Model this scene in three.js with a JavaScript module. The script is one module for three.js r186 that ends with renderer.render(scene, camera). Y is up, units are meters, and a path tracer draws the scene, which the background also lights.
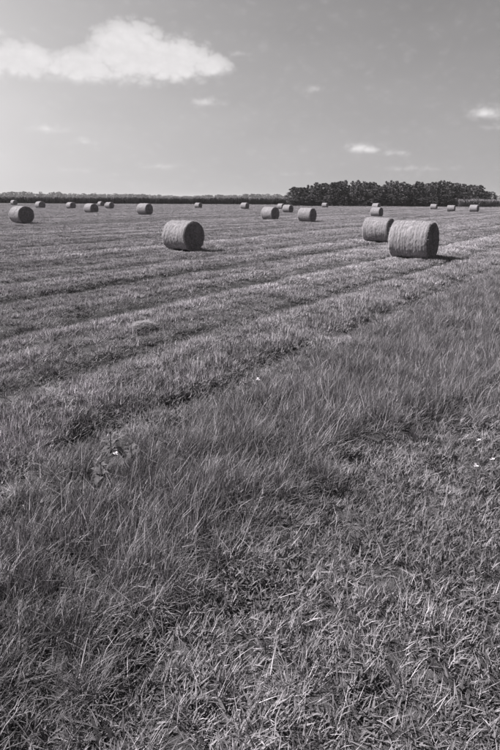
import * as THREE from 'three';
import { mergeGeometries } from 'three/addons/utils/BufferGeometryUtils.js';
import { createNoise2D, createNoise3D } from 'simplex-noise';

// ---------------------------------------------------------------- camera, sky, sun, exposure
const D2R = Math.PI / 180;
const scene = new THREE.Scene();
const EYE = 2.1;
const camera = new THREE.PerspectiveCamera(2 * Math.atan(460 / 540) / D2R, 500 / 750, 0.05, 6000);
camera.position.set(0, EYE, 0);
camera.rotation.set(-9.712 * D2R, 0, 0.315 * D2R);
camera.setViewOffset(500, 920, 0, 170, 500, 750);          // lens shifted: optical axis sits above the frame's middle
camera.updateProjectionMatrix();

const renderer = new THREE.WebGLRenderer({ antialias: true });
renderer.setSize(683, 1024);
renderer.toneMapping = THREE.LinearToneMapping;
renderer.toneMappingExposure = 1.7;
renderer.shadowMap.enabled = true;

function rngOf(seed) {
  let a = seed >>> 0;
  return () => { a |= 0; a = a + 0x6D2B79F5 | 0; let t = Math.imul(a ^ a >>> 15, 1 | a); t = t + Math.imul(t ^ t >>> 7, 61 | t) ^ t; return ((t ^ t >>> 14) >>> 0) / 4294967296; };
}
const n2 = createNoise2D(rngOf(11)), n3 = createNoise3D(rngOf(12)), n3b = createNoise3D(rngOf(13));
const clamp = (x, a = 0, b = 1) => Math.min(b, Math.max(a, x));
const sstep = (a, b, x) => { const t = clamp((x - a) / (b - a)); return t * t * (3 - 2 * t); };
const lerp = (a, b, t) => a + (b - a) * t;

const SUN_AZ = -66, SUN_EL = 43;
const sunDir = new THREE.Vector3(Math.sin(SUN_AZ * D2R) * Math.cos(SUN_EL * D2R), Math.sin(SUN_EL * D2R), -Math.cos(SUN_AZ * D2R) * Math.cos(SUN_EL * D2R));
const sun = new THREE.DirectionalLight(new THREE.Color().setRGB(1, 0.975, 0.965), 5);
sun.position.copy(sunDir).multiplyScalar(300);
sun.target.position.set(0, 0, -60);
sun.castShadow = true;
sun.shadow.mapSize.set(4096, 4096);
Object.assign(sun.shadow.camera, { left: -180, right: 180, top: 150, bottom: -150, near: 1, far: 700 });
sun.shadow.radius = 1.2;
scene.add(sun, sun.target);

// cumulus banks by bearing and elevation in degrees: centre bearing, centre elevation, half width, half height, strength
const BANKS = [
  [-12.0, 13.2, 4.4, 3.4, 1.25], [-8.0, 12.8, 4.6, 2.6, 1.15], [-16.5, 11.9, 4.6, 1.8, 1.1], [-21.9, 12.0, 3.6, 1.9, 1.1], [-27, 11.4, 5, 2.1, 1.0],
  [-4.6, 12.6, 2.8, 1.5, 0.9], [-24, 14.4, 1.6, 0.5, 0.5], [-4.6, 9.3, 2.3, 0.7, 0.6], [-1.2, 13.9, 2.0, 0.3, 0.3],
  [-20.2, 6.4, 2.0, 0.65, 0.55], [-16.6, 5.3, 1.7, 0.55, 0.5], [-24.5, 3.9, 1.5, 0.5, 0.4], [-9.4, 3.1, 2.6, 0.45, 0.5], [-18, 2.6, 2.4, 0.4, 0.3], [-13.6, 2.2, 2.0, 0.35, 0.3],
  [11.4, 4.9, 2.3, 0.7, 0.75], [14.8, 4.5, 2.4, 0.5, 0.4], [6.4, 10.7, 1.2, 0.5, 0.4], [22.8, 7.9, 2.4, 0.9, 0.65], [24.5, 6.6, 3.4, 0.45, 0.35], [17, 2.9, 5, 0.4, 0.3], [4, 2.4, 4, 0.35, 0.25],
];
{ // the same kind of fair-weather cumulus goes on round the rest of the sky
  const r = rngOf(77);
  for (let k = 0; k < 46; k++) {
    const az = 34 + r() * 288, el = 3 + 26 * r() * r(), w = 2 + 6 * r();
    BANKS.push([az > 180 ? az - 360 : az, el, w, w * (0.2 + 0.2 * r()), 0.5 + 0.5 * r()]);
  }
}
{
  const W = 4096, Hh = 2048, data = new Float32Array(W * Hh * 4);
  const sx = sunDir.x, sy = sunDir.y, sz = sunDir.z;
  for (let j = 0; j < Hh; j++) {
    const el = ((j + 0.5) / Hh - 0.5) * 180, ce = Math.cos(el * D2R), y = Math.sin(el * D2R);
    const near = BANKS.filter(b => Math.abs(el - b[1]) < b[3] * 1.9 + 0.6);
    for (let i = 0; i < W; i++) {
      const phi = ((i + 0.5) / W - 0.5) * 360, az = phi + 90;
      const x = Math.cos(phi * D2R) * ce, z = Math.sin(phi * D2R) * ce, k = (j * W + i) * 4;
      if (el < -1) { data[k] = data[k + 1] = data[k + 2] = 0.2; data[k + 3] = 1; continue; }
      const e = Math.max(el, 0), c = x * sx + y * sy + z * sz;
      const th = Math.acos(clamp(c, -1, 1)) / D2R, glow = 0.585 + 0.86 * Math.exp((48.5 - Math.hypot(th, 18)) / 16);   // brighter towards the sun
      let L = (0.2 + 0.46 * Math.exp(-Math.pow(e / 18, 1.7))) * glow;
      // thin veil, uneven
      L *= 1 + 0.022 * n3(x * 5, y * 16, z * 5) + 0.004 * n3(x * 14, y * 40, z * 14);
      if (near.length) {
        let m = 0, up = 0;
        for (const b of near) {
          let da = az - b[0]; if (da > 180) da -= 360; if (da < -180) da += 360;
          if (Math.abs(da) > b[2] * 1.9) continue;
          const de = (el - b[1]) / b[3], q = Math.hypot(da / b[2], de < 0 ? de * 1.25 : de);
          const mm = b[4] * (1 - q * 0.86); if (mm > m) { m = mm; up = b[4] > 0.8 ? clamp(de + 0.55) * 1.3 : 0; }
        }
        if (m > -0.6) {
          const f = 26, t = 1.5 * y * f;
          let nz = 0.5 * n3b(x * f, t, z * f) + 0.27 * n3b(x * f * 2.1, t * 2.1, z * f * 2.1) + 0.16 * n3b(x * f * 4.3, t * 4.3, z * f * 4.3) + 0.1 * n3b(x * f * 9, t * 9, z * f * 9) + 0.06 * n3b(x * f * 19, t * 19, z * f * 19);
          const puff = Math.abs(n3(x * f * 0.9, t * 0.9, z * f * 0.9)) + 0.5 * Math.abs(n3(x * f * 2.0, t * 2, z * f * 2)) + 0.3 * Math.abs(n3(x * f * 4.4, t * 4.4, z * f * 4.4)) + 0.15 * Math.abs(n3(x * f * 9, t * 9, z * f * 9)) - 0.62;   // billows
          const soft = clamp(0.95 - 0.55 * up, 0.42, 0.95), a = sstep(-0.04, soft, m + 0.2 * nz + 0.34 * puff), lit = 0.8 + 0.03 * nz + 0.05 * puff;
          L = lerp(L, Math.max(lit, L * 1.08), a * clamp(m * 1.4 + 0.2, 0, 0.93));
        }
      }
      L /= 1.7; data[k] = L * 1.01; data[k + 1] = L * 0.982; data[k + 2] = L * 0.992; data[k + 3] = 1;
    }
  }
  const sky = new THREE.DataTexture(data, W, Hh, THREE.RGBAFormat, THREE.FloatType);
  sky.mapping = THREE.EquirectangularReflectionMapping;
  sky.magFilter = sky.minFilter = THREE.LinearFilter;
  sky.wrapS = THREE.RepeatWrapping;
  sky.needsUpdate = true;
  scene.background = sky; scene.environment = sky;
}
scene.fog = new THREE.FogExp2(new THREE.Color().setRGB(0.93, 0.92, 0.93), 0.00017);

// ---------------------------------------------------------------- helpers
const grey = (v, c = new THREE.Color()) => c.setRGB(v * 1.015, v * 0.965, v * 1.025);
const taken = {};
function numbered(name) { const n = taken[name] = (taken[name] ?? -1) + 1; return n ? `${name}_${String(n).padStart(3, '0')}` : name; }
function tag(o, label, category, group, kind) {
  o.userData.label = label; if (category) o.userData.category = category;
  if (group) o.userData.group = group; if (kind) o.userData.kind = kind;
  return o;
}
function part(name, geo, mat, parent) { const m = new THREE.Mesh(geo, mat); m.name = name; m.castShadow = m.receiveShadow = true; parent.add(m); return m; }
function geoFrom(P, C, I) {
  const g = new THREE.BufferGeometry();
  g.setAttribute('position', new THREE.Float32BufferAttribute(P, 3));
  if (C) g.setAttribute('color', new THREE.Float32BufferAttribute(C, 3));
  if (I) g.setIndex(I);
  return g;
}
// rows of the field run 36.5 degrees right of the view: a = along the rows, v = across them (to the right)
const RA = 36.5 * D2R, SA = Math.sin(RA), CA = Math.cos(RA);
const uOf = (x, z) => SA * x - CA * z, vOf = (x, z) => CA * x + SA * z;

// ---------------------------------------------------------------- ground
const TRACKS = [[-5.45, 0.22, 0.08], [-7.6, 0.28, 0.09], [-10.1, 0.3, 0.09], [-12.2, 0.25, 0.05], [-14.1, 0.45, 0.08], [-17.2, 0.4, 0.05], [-20.8, 0.6, 0.1], [-23.6, 0.4, 0.05], [-26.8, 0.6, 0.09]];
for (let v = -30, k = 0; v > -170; k++, v -= 4.2 + 1.6 * Math.sin(k * 2.3)) TRACKS.push([v, 0.55 + 0.3 * Math.abs(Math.sin(k * 1.1)), 0.05 + 0.05 * Math.abs(Math.sin(k * 1.7))]);
const furrow = (u, v) => { const c = -3.86 + 0.12 * n2(u * 0.35, 3.1) + 0.08 * n2(u * 1.1, 8.1); const q = (v - c) / 0.2; return Math.exp(-q * q) * clamp(0.62 + 0.75 * n2(u * 0.75, 21), 0, 1); };
function track(u, v) {            // 0..1, how much this spot lies in a wheel rut
  let s = 0;
  for (const [tv, w, d] of TRACKS) {
    if (Math.abs(v - tv) > 2.4) continue;
    const q = (v - tv - 0.14 * n2(u * 0.07, tv) - 0.06 * n2(u * 0.6, tv + 5)) / w;
    s += Math.exp(-q * q) * d * 12 * clamp(0.85 + 0.45 * n2(u * 0.3, tv * 3 + 2), 0.25, 1.1);
  }
  return clamp(s);
}
// right edge: a patch of short trampled turf near the camera
const turfEdge = u => u < 4.1 ? -1.78 + 0.16 * n2(u * 1.4, 40) : lerp(-1.78, -1.0, sstep(4.1, 5.6, u)) + sstep(5.5, 6.1, u) * 9 + 0.14 * n2(u * 1.4, 40);
const turf = (u, v) => sstep(-0.12, 0.14, v - turfEdge(u) + 0.1 * n2(u * 3, v * 3));
function heightAt(x, z) {
  const u = uOf(x, z), v = vOf(x, z), r = Math.hypot(x, z);
  let h = 0;
  if (r < 190) {
    const keep = 1 - sstep(90, 180, r);
    h += keep * (0.03 * n2(x * 0.09, z * 0.09) + 0.02 * n2(x * 0.5, z * 0.5) + (r < 30 ? 0.008 * n2(x * 3.1, z * 3.1) + 0.004 * n2(x * 9, z * 9) : 0));
    if (v < -3.2) h += keep * (0.04 * sstep(-4.0, -4.6, v) - 0.085 * track(u, v) + 0.018 * Math.sin(v * 2 * Math.PI / 0.72 + 0.6 * n2(u * 0.2, 5)) * sstep(-4.2, -4.7, v));
    h -= 0.13 * furrow(u, v) * keep;
    h += 0.05 * sstep(-3.5, -2.6, v) * (1 - turf(u, v)) * keep;
  }
  return h;
}
const groundTex = (() => {
  const N = 1024, d = new Uint8Array(N * N * 4), r = rngOf(5), f = new Float32Array(N * N).fill(0);
  const tau = 2 * Math.PI / N, q = (i, j, s, o) => n3(Math.cos(i * tau) * s + o, Math.sin(i * tau) * s, 0) + n3b(Math.cos(j * tau) * s, Math.sin(j * tau) * s + o, n3(Math.cos(i * tau) * s, Math.sin(i * tau) * s, o));
  for (let j = 0; j < N; j++) for (let i = 0; i < N; i++) f[j * N + i] = 0.66 + 0.07 * q(i, j, 2.2, 1) + 0.06 * q(i, j, 9, 4) + 0.2 * (r() - 0.5);
  for (let k = 0; k < 9000; k++) {              // straw flecks and crumbs of soil
    let x = r() * N, y = r() * N; const a = (r() - 0.5) * 1.8 + (r() < 0.25 ? 1.57 : 0), len = 8 + r() * 30, c = r() < 0.6 ? 0.2 + 0.2 * r() : -0.28 * r();
    for (let s = 0; s < len; s++) { x += Math.cos(a); y += Math.sin(a); f[(Math.floor(y + N) % N) * N + Math.floor(x + N) % N] += c; }
  }
  for (let k = 0; k < N * N; k++) { const v = clamp(f[k], 0.12, 1) * 255; d[k * 4] = v; d[k * 4 + 1] = v; d[k * 4 + 2] = v; d[k * 4 + 3] = 255; }
  const t = new THREE.DataTexture(d, N, N, THREE.RGBAFormat); t.colorSpace = THREE.SRGBColorSpace; t.wrapS = t.wrapT = THREE.RepeatWrapping; t.magFilter = THREE.LinearFilter; t.minFilter = THREE.LinearMipmapLinearFilter; t.generateMipmaps = true; t.needsUpdate = true;
  return t;
})();
{
  const bear = [];
  for (let b = -180; b < -46; b += 4) bear.push(b);
  for (let b = -46; b < 46; b += 0.3) bear.push(b);
  for (let b = 46; b <= 180.001; b += 4) bear.push(Math.min(b, 180));
  const rad = [0.3]; while (rad[rad.length - 1] < 210) rad.push(rad[rad.length - 1] * 1.011 + 0.004);
  while (rad[rad.length - 1] < 2600) rad.push(rad[rad.length - 1] * 1.12);
  const P = [], C = [], U = [], I = [], nb = bear.length, c = new THREE.Color();
  for (const r of rad) for (const b of bear) {
    const x = Math.sin(b * D2R) * r, z = -Math.cos(b * D2R) * r, u = uOf(x, z), v = vOf(x, z);
    P.push(x, heightAt(x, z), z); U.push(u / 2.3, v / 2.3);
    let a;
    const fieldA = lerp(0.13, 0.195, sstep(-5, -14, v)) + 0.035 * n2(u * 0.02, v * 0.23) + 0.03 * n2(u * 0.05, v * 0.8) + 0.02 * n2(x * 0.7, z * 0.7) - 0.085 * sstep(0.3, 0.55, track(u, v) + 0.3 * n2(x * 2.3, z * 2.3) + 0.2 * n2(x * 7, z * 7));   // bare soil where wheels ran
    const vergeA = lerp(0.1, 0.14, turf(u, v)) + 0.03 * n2(x * 1.7, z * 1.7);
    a = lerp(fieldA, vergeA, sstep(-4.1, -3.7, v));
    grey(clamp(a, 0.05, 0.5), c); C.push(c.r, c.g, c.b);
  }
  for (let j = 0; j < rad.length - 1; j++) for (let i = 0; i < nb - 1; i++) { const k = j * nb + i; I.push(k, k + 1, k + nb, k + 1, k + nb + 1, k + nb); }
  const k0 = P.length / 3; P.push(0, heightAt(0, 0), 0); U.push(0, 0); C.push(0.13, 0.12, 0.13);
  for (let i = 0; i < nb - 1; i++) I.push(k0, i + 1, i);
  const g = geoFrom(P, C, I); g.setAttribute('uv', new THREE.Float32BufferAttribute(U, 2)); g.computeVertexNormals();
  const m = part('ground', g, new THREE.MeshStandardMaterial({ vertexColors: true, map: groundTex, bumpMap: groundTex, bumpScale: 0.012, roughness: 1 }), scene);
  tag(m, 'flat harvested field with wheel tracks and a grassy verge', 'ground', null, 'structure');
}

// ---------------------------------------------------------------- grass and stubble (nobody could count them)
function blade(P, C, r, o) {        // one curved tapering blade
  const { x = 0, z = 0, len, w, lean, curl, segs, v, yaw } = o, dx = Math.cos(yaw), dz = Math.sin(yaw), tw = yaw + Math.PI / 2 + (r() - 0.5) * 1.6, sx = Math.cos(tw), sz = Math.sin(tw);
  const pt = t => { const f = lean * t + curl * t * t; return [x + dx * f * len, len * (t - 0.42 * curl * t * t * t), z + dz * f * len]; };
  let a = pt(0), wa = w * 0.5; const c = grey(v);
  for (let s = 1; s <= segs; s++) {
    const t = s / segs, b = pt(t), wb = w * 0.5 * (1 - Math.pow(t, 1.7));
    const q = [[a[0] - sx * wa, a[1], a[2] - sz * wa], [a[0] + sx * wa, a[1], a[2] + sz * wa], [b[0] + sx * wb, b[1], b[2] + sz * wb], [b[0] - sx * wb, b[1], b[2] - sz * wb]];
    for (const i of s < segs ? [0, 1, 2, 0, 2, 3] : [0, 1, 2]) { P.push(...q[i]); C.push(c.r, c.g, c.b); }
    a = b; wa = wb;
  }
}
function tuft(seed, n, spec) {
  const r = rngOf(seed), P = [], C = [];
  for (let k = 0; k < n; k++) { const R = spec.spread * Math.sqrt(r()), th = r() * 6.283; blade(P, C, r, { x: Math.cos(th) * R, z: Math.sin(th) * R, yaw: th + (r() - 0.5) * 5, ...spec.make(r, k) }); }
  const g = geoFrom(P, C); g.computeVertexNormals(); return g;
}
const leafMat = new THREE.MeshPhysicalMaterial({ vertexColors: true, roughness: 0.75, side: THREE.DoubleSide, ior: 1.35 });
const strawMat = new THREE.MeshPhysicalMaterial({ vertexColors: true, roughness: 0.8, side: THREE.DoubleSide, ior: 1.35 });
const SETS = {};                    // name -> { geos, mat, label, category, list }
function set(name, geos, mat, label, category) { SETS[name] = { geos, mat, label, category, list: geos.map(() => []) }; }
const many = (n, f) => Array.from({ length: n }, (_, k) => f(k));
set('tall_grass', many(6, k => tuft(100 + k, 34, { spread: 0.065, make: (r, i) => i < 23
  ? { len: 0.08 + 0.22 * r(), w: 0.0026 + 0.0024 * r(), lean: 0.02 + 0.6 * r() * r(), curl: 0.05 + 0.6 * r() * r(), segs: 2, v: r() < 0.25 ? 0.26 + 0.2 * r() : 0.08 + 0.09 * r() }
  : { len: 0.04 + 0.1 * r(), w: 0.007, lean: 0.4 + 1.1 * r(), curl: 0.4 * r(), segs: 2, v: 0.07 + 0.11 * r() } })), leafMat, 'tall unmown grass on the verge along the field edge', 'grass');
set('grass_stalk', many(4, k => { const r = rngOf(150 + k), P = [], C = []; const lean = 0.1 + 0.35 * r(), L = 0.5 + 0.2 * r(), yaw = r() * 6.28; blade(P, C, r, { len: L, w: 0.0035, lean, curl: 0.12, segs: 4, v: 0.3, yaw });
  for (let i = 0; i < 16; i++) { const t = 0.72 + 0.28 * i / 16, f = lean * t + 0.12 * t * t, Q = [], S = []; blade(Q, S, r, { len: 0.025 + 0.03 * r(), w: 0.005, lean: 0.5 * r(), curl: 0.3, segs: 1, v: 0.18 + 0.12 * r(), yaw: r() * 6.28 });
    for (let j = 0; j < Q.length; j += 3) { P.push(Q[j] + Math.cos(yaw) * f * L, Q[j + 1] + L * (t - 0.05 * t * t * t), Q[j + 2] + Math.sin(yaw) * f * L); } C.push(...S); }
  const g = geoFrom(P, C); g.computeVertexNormals(); return g; }), strawMat, 'pale dry grass stalks with seed heads in the verge', 'grass');
set('short_turf', many(5, k => tuft(200 + k, 40, { spread: 0.07, make: (r, i) => r() < 0.72
  ? { len: 0.012 + 0.03 * r(), w: 0.005 + 0.006 * r(), lean: 0.3 + 1.4 * r(), curl: 0.5 * r(), segs: 2, v: 0.07 + 0.1 * r() }
  : { len: 0.02 + 0.04 * r(), w: 0.0028 + 0.002 * r(), lean: 0.4 + 1.2 * r(), curl: 0.3 * r(), segs: 2, v: 0.17 + 0.15 * r() } })), leafMat, 'short trampled turf in front of the tall grass', 'grass');
set('stubble', many(6, k => tuft(300 + k, 28, { spread: 0.085, make: (r, i) => i < 15
  ? { len: 0.03 + 0.06 * r(), w: 0.0035 + 0.0025 * r(), lean: 0.05 + 0.25 * r(), curl: 0.04, segs: 1, v: r() < 0.55 ? 0.44 + 0.22 * r() : 0.18 + 0.14 * r() }
  : { len: 0.025 + 0.05 * r(), w: 0.008 + 0.009 * r(), lean: 0.3 + 1.2 * r(), curl: 0.3 * r(), segs: 1, v: 0.08 + 0.13 * r() } })), strawMat, 'cut stubble with green regrowth covering the harvested field', 'stubble');
set('stubble_clump', many(5, k => tuft(350 + k, 40, { spread: 0.24, make: (r, i) => ({ len: 0.03 + 0.06 * r(), w: 0.008 + 0.01 * r(), lean: 0.1 + 1.2 * r(), curl: 0.3 * r(), segs: 1, v: i < 25 ? 0.19 + 0.2 * r() : 0.1 + 0.08 * r() }) })), strawMat, 'stubble in clumps over the distant part of the field', 'stubble');
set('low_weed', many(5, k => tuft(450 + k, 40, { spread: 0.08, make: (r, i) => ({ len: 0.016 + 0.03 * r(), w: 0.008 + 0.011 * r(), lean: 0.5 + 1.3 * r(), curl: 0.5 * r(), segs: 2, v: 0.045 + 0.06 * r() * (i % 4 ? 1 : 2) }) })), leafMat, 'low dark leafy weeds along the furrow and in the short turf', 'weeds');
set('straw_litter', many(3, k => tuft(400 + k, 12, { spread: 0.12, make: r => ({ len: 0.02 + 0.025 * r(), w: 0.0035, lean: 3 + 2 * r(), curl: 0, segs: 1, v: 0.36 + 0.18 * r() }) })), strawMat, 'loose pale straw lying on the field', 'straw');

const rg = rngOf(2024), M4 = new THREE.Matrix4(), Q = new THREE.Quaternion(), E3 = new THREE.Euler(), V3 = new THREE.Vector3(), S3 = new THREE.Vector3();
function put(name, x, z, sc, sy, tone, tilt = 0.15) {
  const s = SETS[name], k = Math.floor(rg() * s.geos.length);
  s.list[k].push([x, heightAt(x, z) - 0.006, z, (rg() - 0.5) * tilt, rg() * 6.283, (rg() - 0.5) * tilt, sc, sy, tone]);
}
const WEEDS = [[-1.15, -4.2], [-0.93, -3.98], [-1.08, -3.66]];
const BALES = [], nearBale = (x, z) => BALES.some(b => Math.abs(b[0] - x) < 0.75 && Math.abs(b[1] - z) < 0.75);
// world x, z, diameter, turn about its own axis, extra yaw (degrees)
BALES.push(...[[5.79, -19.14, 1.34], [6.19, -26.11, 1.17], [-2.63, -21.27, 1.15], [-17.72, -42.16, 1.31], [-21.08, -72.21, 1.30], [-31.29, -95.17, 1.19], [-25.03, -96.94, 1.14], [-33.45, -122.18, 1.08], [-12.57, -64.96, 1.35], [-38.06, -98.84, 1.31], [-57.46, -132.78, 1.21], [-10.24, -107.19, 1.08], [-1.05, -101.81, 1.16], [1.92, -52.79, 1.26], [5.19, -75.58, 1.08], [5.70, -101.80, 1.09], [5.06, -48.61, 1.22], [16.73, -122.62, 1.08], [14.44, -62.30, 1.08], [23.71, -102.97, 1.17], [36.33, -108.19, 1.08], [33.26, -90.43, 1.08], [35.13, -85.70, 1.12]]);
for (let r = 1.15; r < 172; r *= 1.02) {
  const r1 = r * 1.02, half = r < 5 ? 38 : r < 30 ? 32 : 29, area = (half * 2 * D2R) * (r1 * r1 - r * r) / 2;
  const dens = r < 4 ? 520 : r < 28 ? 520 * Math.pow(4 / r, 0.85) : 330 * Math.pow(4 / 28, 0.85) * 1.05 * Math.pow(28 / r, 1.25);
  const n = area * dens, N = Math.floor(n) + (rg() < n % 1 ? 1 : 0);
  for (let k = 0; k < N; k++) {
    const b = (rg() * 2 - 1) * half * D2R, rr = Math.sqrt(lerp(r * r, r1 * r1, rg())), x = Math.sin(b) * rr, z = -Math.cos(b) * rr, u = uOf(x, z), v = vOf(x, z), pick = rg();
    if (rr > 15 && nearBale(x, z)) continue;
    const byWeed = rr < 5 && WEEDS.some(w => Math.hypot(w[0] - x, w[1] + 0.05 - z) < 0.12);
    const patch = n2(x * 0.6, z * 0.6), fine = n2(x * 2.2 + 9, z * 2.2), lump = n2(x * 6.5, z * 6.5 + 40), tone = (1 + 0.22 * patch + 0.2 * n2(x * 0.9 + 50, z * 0.9)) * (1 + 0.5 * (rg() - 0.5));
    const edge = -3.55 + 0.2 * n2(u * 0.8, 60);
    if (v > edge) {
      const t = turf(u, v);
      const weedy = n2(x * 1.6 + 80, z * 1.6) + 0.4 * n2(x * 5, z * 5 + 70) + (v < -2.95 && rr < 7 ? 0.35 : 0);
      if (weedy > 0.55 && rg() < 0.5) { put('low_weed', x, z, 0.7 + 0.6 * rg(), (0.7 + 0.7 * rg()) * (v < -2.95 ? 1.5 : 1), 0.8 + 0.5 * rg(), 0.6); if (rg() < 0.6) continue; }
      if (rg() < t) {
        if (lump < -0.3 && pick < 0.75) continue;
        if (pick < 0.72) put('short_turf', x, z, 0.8 + 0.5 * rg(), (0.8 + 0.7 * rg()) * (1 + 0.35 * fine + 0.5 * lump), tone * 1.1 * (1 + 0.3 * lump), 0.6);
        if (pick > 0.955) put('straw_litter', x, z, 0.55, 1, tone * 0.8);
        if (pick < 0.05) put('tall_grass', x, z, 0.6, 0.25 + 0.3 * rg(), tone, 0.7);
      } else {
        if (byWeed) continue;
        if ((fine < -0.5 && pick < 0.75) || (lump < -0.45 && pick < 0.6)) continue;
        const near = sstep(edge, edge + 0.9, v), hgt = lerp(0.55, 1, near) * lerp(1, 0.55, sstep(-0.45, 0, v - turfEdge(u)) * (u < 6 ? 1 : 0)) * (0.86 + 0.26 * fine + 0.16 * patch) * lerp(0.7, 1.1, rg()) * (1 + 0.15 * lump) ;
        if (pick < 0.86) put('tall_grass', x, z, rr > 9 ? 1.25 : 1, Math.max(0.3, hgt), tone * (1 + 0.1 * fine), 0.35);
        if (pick < 0.04) put('grass_stalk', x, z, 1, Math.max(0.6, hgt) * (0.85 + 0.3 * rg()), tone, 0.4);
        if (pick > 0.95) put('short_turf', x, z, 1, 1.2, tone, 0.5);
      }
    } else {
      const tr = track(u, v), fu = furrow(u, v);
      if (fu > 0.3 && rr < 24 && pick > 0.3 && pick < 0.36 + (n2(u * 1.3, 90) > 0.1 ? 0.22 : 0)) put('low_weed', x, z, 0.8 + 0.8 * rg(), 1 + 1.2 * rg(), 0.7 + 0.5 * rg(), 0.6);
      if (rr < 16 && n2(x * 1.1 + 30, z * 1.1) > 0.55 && pick < 0.14) put('low_weed', x, z, 0.8, 1, 1, 0.6);
      if (fu > 0.35 && rr < 22) { if (pick < 0.3) put('short_turf', x, z, 0.9 + 0.5 * rg(), 0.8 + rg(), tone * 0.85, 0.6); else if (pick > 0.93) put('straw_litter', x, z, 0.8, 1, tone * 0.8); }
      if (rr < 16 && tr < 0.5 && lump < -0.5 && pick < 0.6) continue;
      if (rg() < tr * (rr < 16 ? 0.62 : 0.7) || rg() < fu * 0.95) continue;
      const row = 0.5 + 0.5 * Math.sin(v * 2 * Math.PI / 0.72 + 0.6 * n2(u * 0.2, 5)), bank = Math.exp(-Math.pow((v + 4.35) / 0.3, 2));
      if (rr < 30 && rg() > 0.42 + 0.6 * row) continue;
      const hgt = (0.85 + 0.25 * patch + 0.25 * fine + 0.55 * bank) * lerp(0.75, 1.2, rg()) * (1 - 0.55 * tr);
      const band = (1 + 0.22 * n2(u * 0.025, v * 0.42)) * (1 + 0.14 * Math.cos(v * 2.67 + 0.5 * n2(u * 0.06, 31))) * (1 - 0.42 * tr) * 1.16;
      if (rr < 18 + 7 * rg()) {
        if (pick < 0.93) put('stubble', x, z, (rr > 12 ? 1.25 : 1) * (0.85 + 0.4 * rg()), Math.max(0.35, hgt), tone * band);
        if (pick < 0.02 + 0.07 * bank) put('tall_grass', x, z, 0.8, (0.4 + 0.35 * rg()), tone, 0.5);
        if (pick > 0.91) put('straw_litter', x, z, 1, 1, tone);
      } else put('stubble_clump', x, z, 0.9 + rr * 0.004 + 0.5 * rg(), Math.max(0.35, hgt), tone * band);
    }
  }
}
for (const [bx, bz] of BALES.slice(0, 4)) for (let k = 0; k < 260; k++) { const a = rg() * 6.283, q = 0.6 + 0.75 * rg() * rg(); put('straw_litter', bx + Math.cos(a) * q, bz + Math.sin(a) * q, 1.1, 1, 0.7 + 0.4 * rg()); }
let copies = 0; const MERGED = new Set(['tall_grass', 'grass_stalk', 'short_turf', 'stubble', 'low_weed']);
for (const [name, s] of Object.entries(SETS)) {
  const root = new THREE.Group(); root.name = name; scene.add(root); tag(root, s.label, s.category, null, 'stuff');
  if (MERGED.has(name)) {           // near the camera: every blade joined into one mesh
    let nv = 0; s.geos.forEach((g, k) => nv += g.attributes.position.count * s.list[k].length);
    const P = new Float32Array(nv * 3), C = new Float32Array(nv * 3); let o = 0;
    s.geos.forEach((g, k) => { const p = g.attributes.position, c = g.attributes.color;
      for (const t of s.list[k]) { Q.setFromEuler(E3.set(t[3], t[4], t[5])); M4.compose(V3.set(t[0], t[1], t[2]), Q, S3.set(t[6], t[7], t[6]));
        for (let i = 0; i < p.count; i++, o += 3) { V3.fromBufferAttribute(p, i).applyMatrix4(M4); P[o] = V3.x; P[o + 1] = V3.y; P[o + 2] = V3.z; C[o] = c.getX(i) * t[8]; C[o + 1] = c.getY(i) * t[8]; C[o + 2] = c.getZ(i) * t[8]; } } });
    const g = new THREE.BufferGeometry(); g.setAttribute('position', new THREE.BufferAttribute(P, 3)); g.setAttribute('color', new THREE.BufferAttribute(C, 3)); g.computeVertexNormals();
    part('blades', g, s.mat, root).userData.kind = 'stuff'; console.log(name, 'triangles', nv / 3);
    continue;
  }
  s.geos.forEach((g, k) => {
    const im = new THREE.InstancedMesh(g, s.mat, s.list[k].length), c = new THREE.Color(); im.name = 'tuft'; im.castShadow = im.receiveShadow = true; im.userData.kind = 'stuff';
    s.list[k].forEach((p, i) => {
      Q.setFromEuler(E3.set(p[3], p[4], p[5])); im.setMatrixAt(i, M4.compose(V3.set(p[0], p[1], p[2]), Q, S3.set(p[6], p[7], p[6])));
      im.setColorAt(i, c.setRGB(p[8], p[8], p[8]));
    });
    copies += s.list[k].length; root.add(im);
  });
}
console.log('grass copies', copies, Object.entries(SETS).map(([n, s]) => n + ' ' + s.list.reduce((a, l) => a + l.length, 0)).join(', '));

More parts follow.
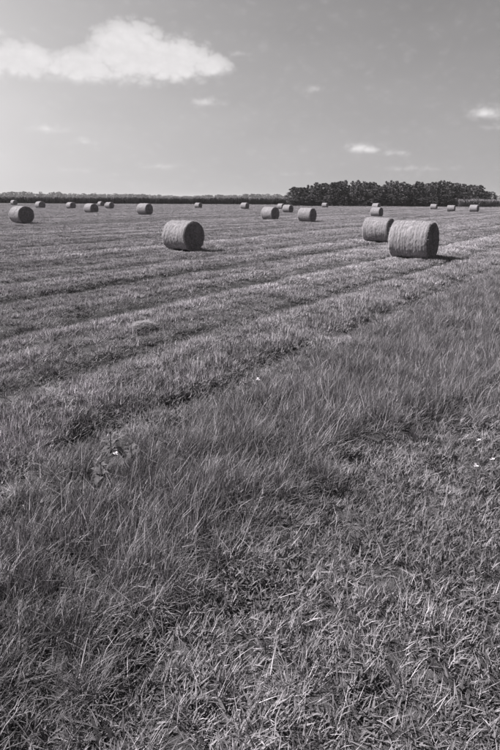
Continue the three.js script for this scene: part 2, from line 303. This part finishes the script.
// ---------------------------------------------------------------- hay bales
const hayTex = (seed, along) => {
  const N = 512, d = new Uint8Array(N * N * 4), f = new Float32Array(N * N), r = rngOf(seed), tau = 2 * Math.PI / N;
  for (let j = 0; j < N; j++) for (let i = 0; i < N; i++) f[j * N + i] = 0.62 + 0.1 * n3(Math.cos(i * tau) * 1.3 + seed, Math.sin(i * tau) * 1.3, j * 0.012) * Math.sin(Math.PI * j / N) + 0.16 * (r() - 0.5);
  for (let k = 0; k < 9000; k++) {
    let x = r() * N, y = r() * N; const a = along ? (r() - 0.5) * 0.9 : r() * 6.28, len = 8 + r() * 34, c = r() < 0.5 ? 0.1 + 0.2 * r() : -0.1 - 0.26 * r();
    for (let s = 0; s < len; s++) { x += Math.cos(a); y += Math.sin(a); f[(Math.floor(y + N) % N) * N + Math.floor(x + N) % N] += c * 0.7; }
  }
  for (let k = 0; k < N * N; k++) { const v = clamp(f[k], 0.15, 1) * 255; d[k * 4] = d[k * 4 + 1] = d[k * 4 + 2] = v; d[k * 4 + 3] = 255; }
  const t = new THREE.DataTexture(d, N, N, THREE.RGBAFormat); t.colorSpace = THREE.SRGBColorSpace; t.wrapS = t.wrapT = THREE.RepeatWrapping; t.magFilter = THREE.LinearFilter; t.minFilter = THREE.LinearMipmapLinearFilter; t.generateMipmaps = true; t.needsUpdate = true;
  return t;
};
const sideTex = hayTex(31, true), endTex = hayTex(32, false);
const sideMat = new THREE.MeshStandardMaterial({ color: grey(0.68), map: sideTex, bumpMap: sideTex, bumpScale: 0.009, roughness: 0.85 });
const endMat = new THREE.MeshStandardMaterial({ vertexColors: true, color: grey(0.74), map: endTex, bumpMap: endTex, bumpScale: 0.03, roughness: 0.95 });
const wispMat = new THREE.MeshStandardMaterial({ vertexColors: true, roughness: 0.8, side: THREE.DoubleSide });
function makeBale(seed) {           // axis along x, unit diameter 1.25, base at y = 0
  const r = rngOf(seed), R = 0.625, L = 1.24, NT = 110, NX = 72, root = new THREE.Group(), o = seed * 7.3;
  const rad = (th, x) => {
    const e = Math.abs(x) / (L / 2), edge = e > 0.9 ? 1 - 0.065 * Math.pow((e - 0.9) / 0.1, 2) : 1;
    const band = 0.0022 * Math.sin(x * 34 + 2 * n2(th * 0.8, o)) + 0.0018 * Math.sin(x * 71 + o) - 0.006 * Math.pow(Math.abs(Math.cos(x * 30)), 14);
    return (R * edge * (1 + 0.018 * n3(Math.cos(th) * 1.1 + o, Math.sin(th) * 1.1, x * 1.2)) + band + 0.007 * n3(Math.cos(th) * 3.4, Math.sin(th) * 3.4 + o, x * 5) + 0.006 * n3(Math.cos(th) * 11, Math.sin(th) * 11 + o, x * 16));
  };
  const pos = (th, x, k = 1) => { const q = rad(th, x) * k; let y = Math.cos(th) * q; const z = Math.sin(th) * q; y = y < -0.53 ? -0.53 + (y + 0.53) * 0.35 : y; return [x, y + 0.563, z * (1 + 0.025 * sstep(0.1, -0.5, y))]; };
  { // rolled side under its net
    const P = [], U = [], I = [];
    for (let i = 0; i <= NT; i++) for (let j = 0; j <= NX; j++) { const th = i / NT * 6.28318, x = (j / NX - 0.5) * L; P.push(...pos(th, x)); U.push(i / NT * 3, j / NX * 1); }
    for (let i = 0; i < NT; i++) for (let j = 0; j < NX; j++) { const a = i * (NX + 1) + j, b = a + NX + 1; I.push(a, a + 1, b, b, a + 1, b + 1); }
    const g = geoFrom(P, null, I); g.setAttribute('uv', new THREE.Float32BufferAttribute(U, 2)); g.computeVertexNormals();
    const side = part('rolled_side', g, sideMat, root), W = [], C = [];
    for (let k = 0; k < 2600; k++) { // loose stems in the surface, lying mostly round the roll
      const th = r() * 6.283, x = (r() - 0.5) * (L - 0.04), len = 0.05 + 0.13 * r(), dir = (r() - 0.5) * 1.3, w = 0.0025 + 0.0025 * r(), lift = 0.002 + (k % 12 ? 0.022 : 0.09) * r() * r(), t1 = th + len * Math.cos(dir) / R, x1 = clamp(x + len * Math.sin(dir), -L / 2, L / 2);
      const a = pos(th, x, 1 + 0.002), b = pos(t1, x1, 1 + lift / R), c = grey(0.2 + 0.3 * r()), dx = Math.cos(dir) * w;
      for (const q of [[a[0] - dx, a[1], a[2]], [a[0] + dx, a[1], a[2]], b]) { W.push(...q); C.push(c.r, c.g, c.b); }
    }
    const wg = geoFrom(W, C); wg.computeVertexNormals(); const s = part('straw', wg, wispMat, side); s.userData.kind = 'stuff';
  }
  for (const sgn of [-1, 1]) { // cut ends with the spiral of the roll
    const P = [], U = [], I = [], VC = [], NR = 40, at = (th, q) => { const e = pos(th, sgn * L / 2, q); const sp = Math.sin((q * 9 - sgn * th / 6.283 + 0.4 * n2(th, q * 4 + o)) * 6.283); return [sgn * (L / 2 + (0.022 * sp + 0.02 * n3(e[1] * 7, e[2] * 7, o + sgn) + 0.03 * (1 - q * q)) * Math.min(1, (1 - q) * 12)), lerp(0.563, e[1], 1), e[2]]; };
    for (let i = 0; i <= NT; i++) for (let j = 0; j <= NR; j++) { const th = i / NT * 6.28318, q = j / NR, p = at(th, q); P.push(...p); U.push(p[2] * 1.4 + 0.5, p[1] * 1.4); const tn = clamp(0.78 + 0.2 * Math.sin((q * 9 - sgn * th / 6.283 + 0.4 * n2(th, q * 4 + o)) * 6.283 + 1) + 0.25 * n3(p[1] * 5, p[2] * 5, o + 3) + 0.2 * n3(p[1] * 17, p[2] * 17, o), 0.35, 1.2); VC.push(tn, tn, tn); }
    for (let i = 0; i < NT; i++) for (let j = 0; j < NR; j++) { const a = i * (NR + 1) + j, b = a + NR + 1; if (sgn > 0) I.push(a, a + 1, b, b, a + 1, b + 1); else I.push(a, b, a + 1, b, b + 1, a + 1); }
    const g = geoFrom(P, VC, I); g.setAttribute('uv', new THREE.Float32BufferAttribute(U, 2)); g.computeVertexNormals();
    const end = part('end_face', g, endMat, root), W = [], C = [];
    for (let k = 0; k < 1500; k++) {
      const th = r() * 6.283, q = Math.sqrt(r()) * 0.98, len = 0.04 + 0.12 * r(), a = at(th, q), rot = th + 1.57 + (r() - 0.5) * 2.2, w = 0.003, out = 0.05 * r() * r(), c = grey(0.2 + 0.26 * r());
      const b = [a[0] + sgn * (0.002 + out), a[1] + Math.cos(rot) * len, a[2] + Math.sin(rot) * len]; if (Math.hypot(b[1] - 0.563, b[2]) > 0.62) continue;
      for (const p of [[a[0] + sgn * 0.001, a[1] + Math.sin(rot) * w, a[2] - Math.cos(rot) * w], [a[0] + sgn * 0.001, a[1] - Math.sin(rot) * w, a[2] + Math.cos(rot) * w], b]) { W.push(...p); C.push(c.r, c.g, c.b); }
    }
    for (let k = 0; k < 420; k++) { // ragged rim: stems standing off the edge of the roll
      const th = r() * 6.283, a = pos(th, sgn * (L / 2 - 0.05 * r()), 0.99), l = 0.03 + 0.08 * r() * r(), c = grey(0.2 + 0.3 * r()), b = [a[0] + sgn * l * (0.2 + r()), a[1] + Math.cos(th) * l * (r() - 0.2) * 0.9 + (r() - 0.5) * 0.04, a[2] + Math.sin(th) * l * (r() - 0.2) * 0.9 + (r() - 0.5) * 0.04];
      for (const p of [[a[0], a[1] + 0.003, a[2] - 0.003], [a[0], a[1] - 0.003, a[2] + 0.003], b]) { W.push(p[0], Math.max(0.01, p[1]), p[2]); C.push(c.r, c.g, c.b); }
    }
    const wg = geoFrom(W, C); wg.computeVertexNormals(); const s = part('straw', wg, wispMat, end); s.userData.kind = 'stuff';
  }
  return root;
}
const baleKinds = [makeBale(1), makeBale(2), makeBale(3), makeBale(4)];
const BALE_LABELS = [
  'largest and nearest round hay bale, at right, its sunlit side to the camera',
  'round hay bale partly hidden behind the largest bale at right',
  'lone round hay bale left of centre showing a wide dark end face',
  'biggest round bale at the far left edge, dark end facing the camera',
  'fourth bale from the left edge in the far row, larger than its neighbours',
  'small far bale on the left, third from the left edge in the far row',
  'small far bale at left, right-hand one of a close pair before the maize',
  'tiny bale peeping out left of another small bale near the maize',
  'mid-distance bale standing alone between the left group and the lone centre bale',
  'small far bale just right of and beyond the big left-edge bale',
  'tiny bale touching the maize right above the big left-edge bale',
  'tiny pale bale at the maize edge above the lone bale left of centre',
  'tiny bale at the maize edge just left of the middle bales',
  'left one of the two middle-distance bales in front of the grove corner',
  'smaller bale between the two middle-distance bales, farther back',
  'tiniest bale of the middle cluster, just left of the smaller middle bale',
  'right one of the two middle-distance bales in front of the grove corner',
  'tiny bale in shade at the foot of the grove, left part',
  'small bale seen just above the bale that is half hidden behind the largest',
  'tiny bale directly behind the small bale above the half hidden bale',
  'tiny bale at the grove foot, leftmost of three to the right of the largest bale',
  'small bale, middle one of three at the right below the grove',
  'small bale, rightmost of all, in front of the maize strip'];
BALES.forEach(([x, z, D], i) => {
  const o = baleKinds[i % 4].clone(); o.name = numbered('hay_bale'); scene.add(o);
  const s = D / 1.21, rr = rngOf(500 + i);
  o.scale.set(s * (0.97 + 0.06 * rr()), s, s * (0.98 + 0.06 * rr()));
  o.position.set(x, heightAt(x, z) + 0.005, z);
  o.rotation.y = -36.5 * D2R + (rr() - 0.5) * (i < 5 ? 2 : 12) * D2R;      // axis across the rows
  tag(o, BALE_LABELS[i], 'hay bale', 'round bales left on the harvested field');
});

// ---------------------------------------------------------------- maize behind the field
function maizeGeo(seed) {
  const r = rngOf(seed), P = [], C = [];
  blade(P, C, r, { len: 2.1, w: 0.06, lean: 0.02, curl: 0.02, segs: 2, v: 0.16, yaw: 0 }); blade(P, C, r, { len: 2.0, w: 0.06, lean: 0.02, curl: 0, segs: 2, v: 0.16, yaw: 1.57 });
  for (let k = 0; k < 11; k++) { const h = 0.2 + 1.6 * k / 11, p = [], c = []; blade(p, c, r, { len: 0.6 + 0.3 * r(), w: 0.11, lean: 0.55 + 0.3 * r(), curl: 0.7, segs: 3, v: 0.085 + 0.06 * r(), yaw: k * 3.1 + r() }); for (let j = 0; j < p.length; j += 3) P.push(p[j], p[j + 1] + h, p[j + 2]); C.push(...c); }
  for (let k = 0; k < 5; k++) { const p = [], c = []; blade(p, c, r, { len: 0.3, w: 0.03, lean: 0.5 * r(), curl: 0.2, segs: 1, v: 0.3, yaw: r() * 6.28 }); for (let j = 0; j < p.length; j += 3) P.push(p[j], p[j + 1] + 1.95, p[j + 2]); C.push(...c); }
  const g = geoFrom(P, C); g.computeVertexNormals(); return g;
}
const maizeGeos = [maizeGeo(1), maizeGeo(2), maizeGeo(3)];
function maize(name, label, x0, x1, front, depth, dens, hMul, tone = 1) {
  const root = new THREE.Group(); root.name = name; scene.add(root); tag(root, label, 'maize', null, 'stuff');
  const r = rngOf(900 + Math.round(x0)), n = Math.round((x1 - x0) * depth * dens), lists = [[], [], []];
  for (let k = 0; k < n; k++) { const x = lerp(x0, x1, r()), z = front(x) - depth * Math.pow(r(), 1.5); lists[k % 3].push([x, z, (0.9 + 0.16 * r()) * hMul * (1 + 0.06 * n2(x * 0.08, 3) + 0.07 * n2(x * 0.4, 9)), r() * 6.28, tone * (0.8 + 0.4 * r())]); }
  lists.forEach((l, k) => { const im = new THREE.InstancedMesh(maizeGeos[k], leafMat, l.length), c = new THREE.Color(); im.name = 'maize_plants'; im.castShadow = im.receiveShadow = true; im.userData.kind = 'stuff';
    l.forEach((p, i) => { Q.setFromEuler(E3.set(0, p[3], 0)); im.setMatrixAt(i, M4.compose(V3.set(p[0], 0, p[1]), Q, S3.set(1.15, p[2], 1.15))); im.setColorAt(i, c.setRGB(p[4], p[4], p[4])); }); root.add(im); });
}
maize('maize_field', 'dark standing maize along the far edge of the field', -128, 22, x => -169 - (x + 30) * 0.012 + 0.5 * Math.sin(x * 0.2), 22, 3.2, 0.95);
maize('maize_strip', 'lighter strip of maize before the right end of the grove', 54.5, 96, x => -142.5, 5, 4.5, 0.86, 1.7);

// ---------------------------------------------------------------- trees
const barkMat = new THREE.MeshStandardMaterial({ color: grey(0.09), roughness: 1 });
const foliMat = new THREE.MeshPhysicalMaterial({ vertexColors: true, roughness: 0.8, side: THREE.DoubleSide, ior: 1.35 });
const foliMats = [1, 0.72, 1.3].map(v => { const m = foliMat.clone(); m.color.setRGB(v, v, v); return m; });
function treeParts(seed, opt) {     // height 1 unit = 7 m tree; opt.wide, opt.low, opt.lobes
  const r = rngOf(seed), H = 7, tubes = [], lobes = [];
  const limb = (a, b, ra, rb) => { const mid = a.clone().lerp(b, 0.5).add(new THREE.Vector3((r() - 0.5) * 0.3, 0.1, (r() - 0.5) * 0.3)); const g = new THREE.TubeGeometry(new THREE.CatmullRomCurve3([a, mid, b]), 6, 1, 7); const p = g.attributes.position, n = g.attributes.normal;
    for (let i = 0; i < p.count; i++) { const t = Math.floor(i / 8) / 6, q = lerp(ra, rb, t) - 1; p.setXYZ(i, p.getX(i) + n.getX(i) * q, p.getY(i) + n.getY(i) * q, p.getZ(i) + n.getZ(i) * q); } tubes.push(g); };
  limb(new THREE.Vector3(0, -0.1, 0), new THREE.Vector3((r() - 0.5) * 0.6, H * 0.72, (r() - 0.5) * 0.6), 0.2, 0.06);
  for (let k = 0; k < opt.lobes; k++) {
    const t = (k + r()) / opt.lobes, y = H * lerp(opt.low, 0.93, t), a = k * 2.4 + r(), w = opt.wide * Math.sin(Math.PI * (0.22 + 0.62 * t)) * (0.5 + 0.6 * r());
    const c = new THREE.Vector3(Math.cos(a) * w, y, Math.sin(a) * w), s = (0.55 + 0.55 * r()) * opt.lobe * (1 - 0.35 * t);
    lobes.push([c, s]);
    if (k % 3 === 0) limb(new THREE.Vector3(0, Math.max(0.5, y - w * 0.8), 0), c, 0.07, 0.02);
  }
  const P = [], C = [], c0 = new THREE.Color();
  for (const [c, s] of lobes) {
    const tone = 0.8 + 0.4 * r();
    for (let k = 0; k < opt.leaves; k++) {
      const th = r() * 6.283, cy = r() * 2 - 1, q = s * Math.pow(r(), 0.4) * (0.75 + 0.4 * n3(c.x + Math.cos(th) * 1.4, c.y + cy * 1.4, c.z + Math.sin(th) * 1.4)), sq = Math.sqrt(1 - cy * cy);
      const p = new THREE.Vector3(c.x + Math.cos(th) * sq * q, Math.max(0.15, c.y + cy * q * 0.8), c.z + Math.sin(th) * sq * q), w = opt.leaf * (0.6 + 0.7 * r());
      const e1 = new THREE.Vector3(r() - 0.5, r() - 0.5, r() - 0.5).normalize(), e2 = new THREE.Vector3(r() - 0.5, r() - 0.5, r() - 0.5).cross(e1).normalize();
      grey(0.095 * tone * (0.75 + 0.5 * r()), c0);
      for (const [i, j] of [[-1, 0], [0, -0.55], [1, 0], [-1, 0], [1, 0], [0, 0.55]]) { P.push(p.x + e1.x * w * i + e2.x * w * j, p.y + e1.y * w * i + e2.y * w * j, p.z + e1.z * w * i + e2.z * w * j); C.push(c0.r, c0.g, c0.b); }
    }
  }
  const crown = geoFrom(P, C); crown.computeVertexNormals();
  return [mergeGeometries(tubes), crown];
}
const kinds = many(5, k => treeParts(60 + k, { wide: 1.75 + 0.3 * (k % 3), low: 0.07, lobes: 46, lobe: 0.85, leaves: 95, leaf: 0.15 }));
const farKinds = many(4, k => treeParts(80 + k, { wide: 2.0, low: 0.12, lobes: 16, lobe: 1.35, leaves: 40, leaf: 0.38 }));
function tree(name, kind, x, z, h, wide, turn, label, group) {
  const t = new THREE.Group(); t.name = numbered(name); scene.add(t); t.position.set(x, 0, z); t.rotation.y = turn; t.scale.set(wide, h / 7, wide);
  part('trunk', kind[0], barkMat, t); part('crown', kind[1], foliMats[Math.abs(Math.round(x * 7 + z * 3)) % 3], t);
  return tag(t, label, 'tree', group);
}
{
  const r = rngOf(314);
  // skyline of the grove: bearing (as x per metre of depth) -> height at 150 m
  const top = [[0.066, 5.6], [0.09, 6.3], [0.105, 5.6], [0.125, 7.2], [0.14, 6.2], [0.165, 7.0], [0.2, 7.4], [0.23, 6.7], [0.26, 7.2], [0.285, 6.6], [0.32, 7.2], [0.35, 7.2], [0.38, 6.9], [0.41, 6.2], [0.44, 5.2]];
  const hAt = q => { for (let i = 1; i < top.length; i++) if (q <= top[i][0]) return lerp(top[i - 1][1], top[i][1], clamp((q - top[i - 1][0]) / (top[i][0] - top[i - 1][0]))); return 5; };
  let i = 0;
  for (const [row, z0, n] of [[0, -147, 24], [1, -151, 21], [2, -156, 18]]) for (let k = 0; k < n; k++) {
    const q = lerp(0.076, 0.44, (k + 0.15 + 0.7 * r()) / n), z = z0 + (r() - 0.5) * 3 + (q > 0.36 ? -3 : 0), x = -z * q, h = hAt(q) * (row === 0 ? 0.66 + 0.34 * r() : 0.8 + 0.26 * r());
    const end = row === 0 && k === 0 ? 'leafy tree at the left corner of the dark grove' : row === 0 && k === n - 1 ? 'leafy tree at the right end of the dark grove' : null;
    tree('grove_tree', kinds[(i++ * 3 + row) % 5], x, z, h, 0.8 + 0.6 * r(), r() * 6.28, end ?? ['leafy tree in the front row of the dark grove', 'leafy tree in the second row of the dark grove', 'leafy tree at the back of the dark grove'][row], 'trees of the dark grove at right');
  }
  // low bushes closing the foot of the grove
  for (let k = 0; k < 44; k++) { const q = lerp(0.072, 0.435, (k + r()) / 44), z = -144.8 + (r() - 0.5) * 1.6 + (q > 0.36 ? -2.5 : 0); const b = tree('bush', kinds[k % 5], -z * q, z, 2.2 + 1.4 * r(), 0.75 + 0.3 * r(), r() * 6.28, 'low dark bush at the foot of the grove', 'bushes along the foot of the grove'); b.userData.category = 'bush'; }
  // hazy tree line beyond the maize
  const line = [[-0.5, 5.8], [-0.44, 6.6], [-0.36, 6.4], [-0.3, 5.4], [-0.22, 5.0], [-0.15, 4.2], [-0.11, 3.6], [-0.05, 5.2], [0.0, 5.4], [0.08, 5.8], [0.2, 5.5]];
  const lAt = q => { for (let j = 1; j < line.length; j++) if (q <= line[j][0]) return lerp(line[j - 1][1], line[j][1], clamp((q - line[j - 1][0]) / (line[j][0] - line[j - 1][0]))); return 5; };
  for (let k = 0; k < 130; k++) {
    const q = lerp(-0.52, 0.1, (k + r()) / 130), z = -1150 + (r() - 0.5) * 100, h = (lAt(q) * 2.05 - 2.4) * (0.62 + 0.48 * r());
    tree('distant_tree', farKinds[k % 4], -z * q, z, h * 1.08, 2.1 + 1.7 * r(), r() * 6.28, 'small distant tree in the hazy line beyond the maize', 'trees of the hazy line on the horizon');
  }
  for (let k = 0; k < 16; k++) {
    const q = lerp(0.425, 0.6, (k + r()) / 16), z = -900 + (r() - 0.5) * 60;
    tree('distant_tree', farKinds[k % 4], -z * q, z, 5.6 + 2.4 * r(), 1.6 + 0.9 * r(), r() * 6.28, 'small distant tree right of the grove', 'trees beyond the right end of the grove');
  }
}

// ---------------------------------------------------------------- weeds, flowers and hay on the verge
const weedLeaf = (() => { const P = [], C = [], I = [], c = grey(0.1), n = 6; for (let i = 0; i <= n; i++) { const t = i / n, w = 0.23 * Math.sin(Math.PI * Math.pow(t, 0.75)) + 0.01; for (const s of [-1, 0, 1]) { P.push(s * w, (s ? 0.05 : 0) * Math.sin(Math.PI * t) + 0.32 * t - 0.38 * t * t + s * 0.02 * Math.sin(t * 14), t); C.push(c.r, c.g, c.b); } } for (let i = 0; i < n; i++) for (let s = 0; s < 2; s++) { const a = i * 3 + s; I.push(a, a + 3, a + 1, a + 1, a + 3, a + 4); } const g = geoFrom(P, C, I); g.computeVertexNormals(); return g; })();
function weed(x, z, size, n, seed, label) {
  const r = rngOf(seed), t = new THREE.Group(); t.name = numbered('broadleaf_weed'); scene.add(t); t.position.set(x, heightAt(x, z), z);
  part('stem', new THREE.CylinderGeometry(0.003, 0.006, size * 1.4, 7).translate(0, size * 0.7, 0), barkMat, t);
  for (let k = 0; k < n; k++) { const l = part('leaf', weedLeaf, leafMat, t), y = size * (0.1 + 1.4 * Math.pow(k / n, 1.2)), s = size * (1.05 - 0.55 * k / n) * (0.8 + 0.4 * r()); l.position.set(0, y, 0); l.rotation.set((0.3 - 1.0 * k / n) * (0.6 + 0.6 * r()), k * 2.4 + r() * 0.7, 0, 'YXZ'); l.scale.setScalar(s); }
  tag(t, label, 'weed', 'broad-leaved weeds in the verge');
}
weed(-1.15, -4.2, 0.13, 14, 1, 'broad-leaved weed at the furrow, farthest of the three weeds');
weed(-0.93, -3.98, 0.11, 13, 2, 'broad-leaved weed in the verge, right-hand one of three');
weed(-1.08, -3.66, 0.12, 14, 3, 'broad-leaved weed in the verge, nearest of the three weeds');
const petalMat = new THREE.MeshStandardMaterial({ color: grey(0.8), roughness: 0.7, side: THREE.DoubleSide }), stemMat = new THREE.MeshStandardMaterial({ color: grey(0.15), roughness: 0.9 });
const petal = (() => { const P = [0, 0, 0], I = []; for (let i = 0; i <= 5; i++) { const a = (i / 5 - 0.5) * 1.35; P.push(Math.sin(a) * 0.015, 0.009 + 0.002 * Math.cos(a * 4), Math.cos(a) * 0.017); } for (let i = 1; i <= 5; i++) I.push(0, i, i + 1); const g = geoFrom(P, null, I); g.computeVertexNormals(); return g; })();
function flower(x, z, up, label, k) {
  const t = new THREE.Group(); t.name = numbered('white_flower'); scene.add(t); t.position.set(x, heightAt(x, z), z);
  part('stem', new THREE.CylinderGeometry(0.0012, 0.0016, up, 6).translate(0, up / 2, 0), stemMat, t);
  for (let i = 0; i < 5; i++) { const p = part('petal', petal, petalMat, t); p.position.y = up; p.rotation.set([0.1, -0.2, 0.4, -0.6, 0.3][(i + k) % 5], i * 1.2566 + k, 0, 'YXZ'); p.scale.setScalar(0.8 + 0.12 * ((i * 2 + k) % 5)); }
  tag(t, label, 'flower', 'small white flowers in the grass');
}
flower(1.9, -4.2, 0.14, 'small white flower in the short turf at right, farthest of three', 0);
flower(1.87, -3.87, 0.14, 'small white flower in the short turf, rightmost of three', 1);
flower(1.7, -3.76, 0.14, 'small white flower in the short turf at right, nearest of three', 2);
flower(0.075, -4.7, 0.44, 'single white flower high in the tall grass near the middle', 3);
flower(-0.95, -3.6, 0.26, 'small white flower between the broad-leaved weeds', 4);

{ // a forkful of hay left lying in the stubble
  const r = rngOf(4242), t = new THREE.Group(), P = [], C = [], hx = -1.66, hz = -8.25; t.name = 'hay_heap'; t.position.set(hx, heightAt(hx, hz), hz); scene.add(t);
  const dome = new THREE.SphereGeometry(1, 26, 12, 0, 6.2832, 0, 1.57), q = dome.attributes.position;
  for (let i = 0; i < q.count; i++) { const n = 1 + 0.3 * n3(q.getX(i) * 2, q.getY(i) * 2, q.getZ(i) * 2 + 7); q.setXYZ(i, q.getX(i) * 0.17 * n, q.getY(i) * 0.07 * n + 0.01, q.getZ(i) * 0.14 * n); }
  dome.computeVertexNormals(); const core = part('hay_core', dome, new THREE.MeshStandardMaterial({ color: grey(0.2), roughness: 1, bumpMap: endTex, bumpScale: 0.02 }), t);
  for (let k = 0; k < 1400; k++) { const a = r() * 6.283, e = r() * 1.5, n = 0.95 + 0.25 * r(), c = grey(0.16 + 0.26 * r()), b = r() * 6.283, l = 0.04 + 0.07 * r(), p = [Math.cos(a) * Math.cos(e) * 0.17 * n, Math.sin(e) * 0.08 * n + 0.012, Math.sin(a) * Math.cos(e) * 0.145 * n];
    for (const [dx, dy, dz] of [[0.002, 0, 0.002], [-0.002, 0, -0.002], [Math.cos(b) * l, (r() - 0.4) * 0.03, Math.sin(b) * l]]) { P.push(p[0] + dx, Math.max(0.006, p[1] + dy), p[2] + dz); C.push(c.r, c.g, c.b); } }
  const g = geoFrom(P, C); g.computeVertexNormals(); part('straw', g, wispMat, t).userData.kind = 'stuff';
  tag(t, 'small low heap of hay lying between the stubble rows', 'hay heap');
}

scene.traverse(o => { if (o.isMesh) o.castShadow = o.receiveShadow = true; });
renderer.render(scene, camera);
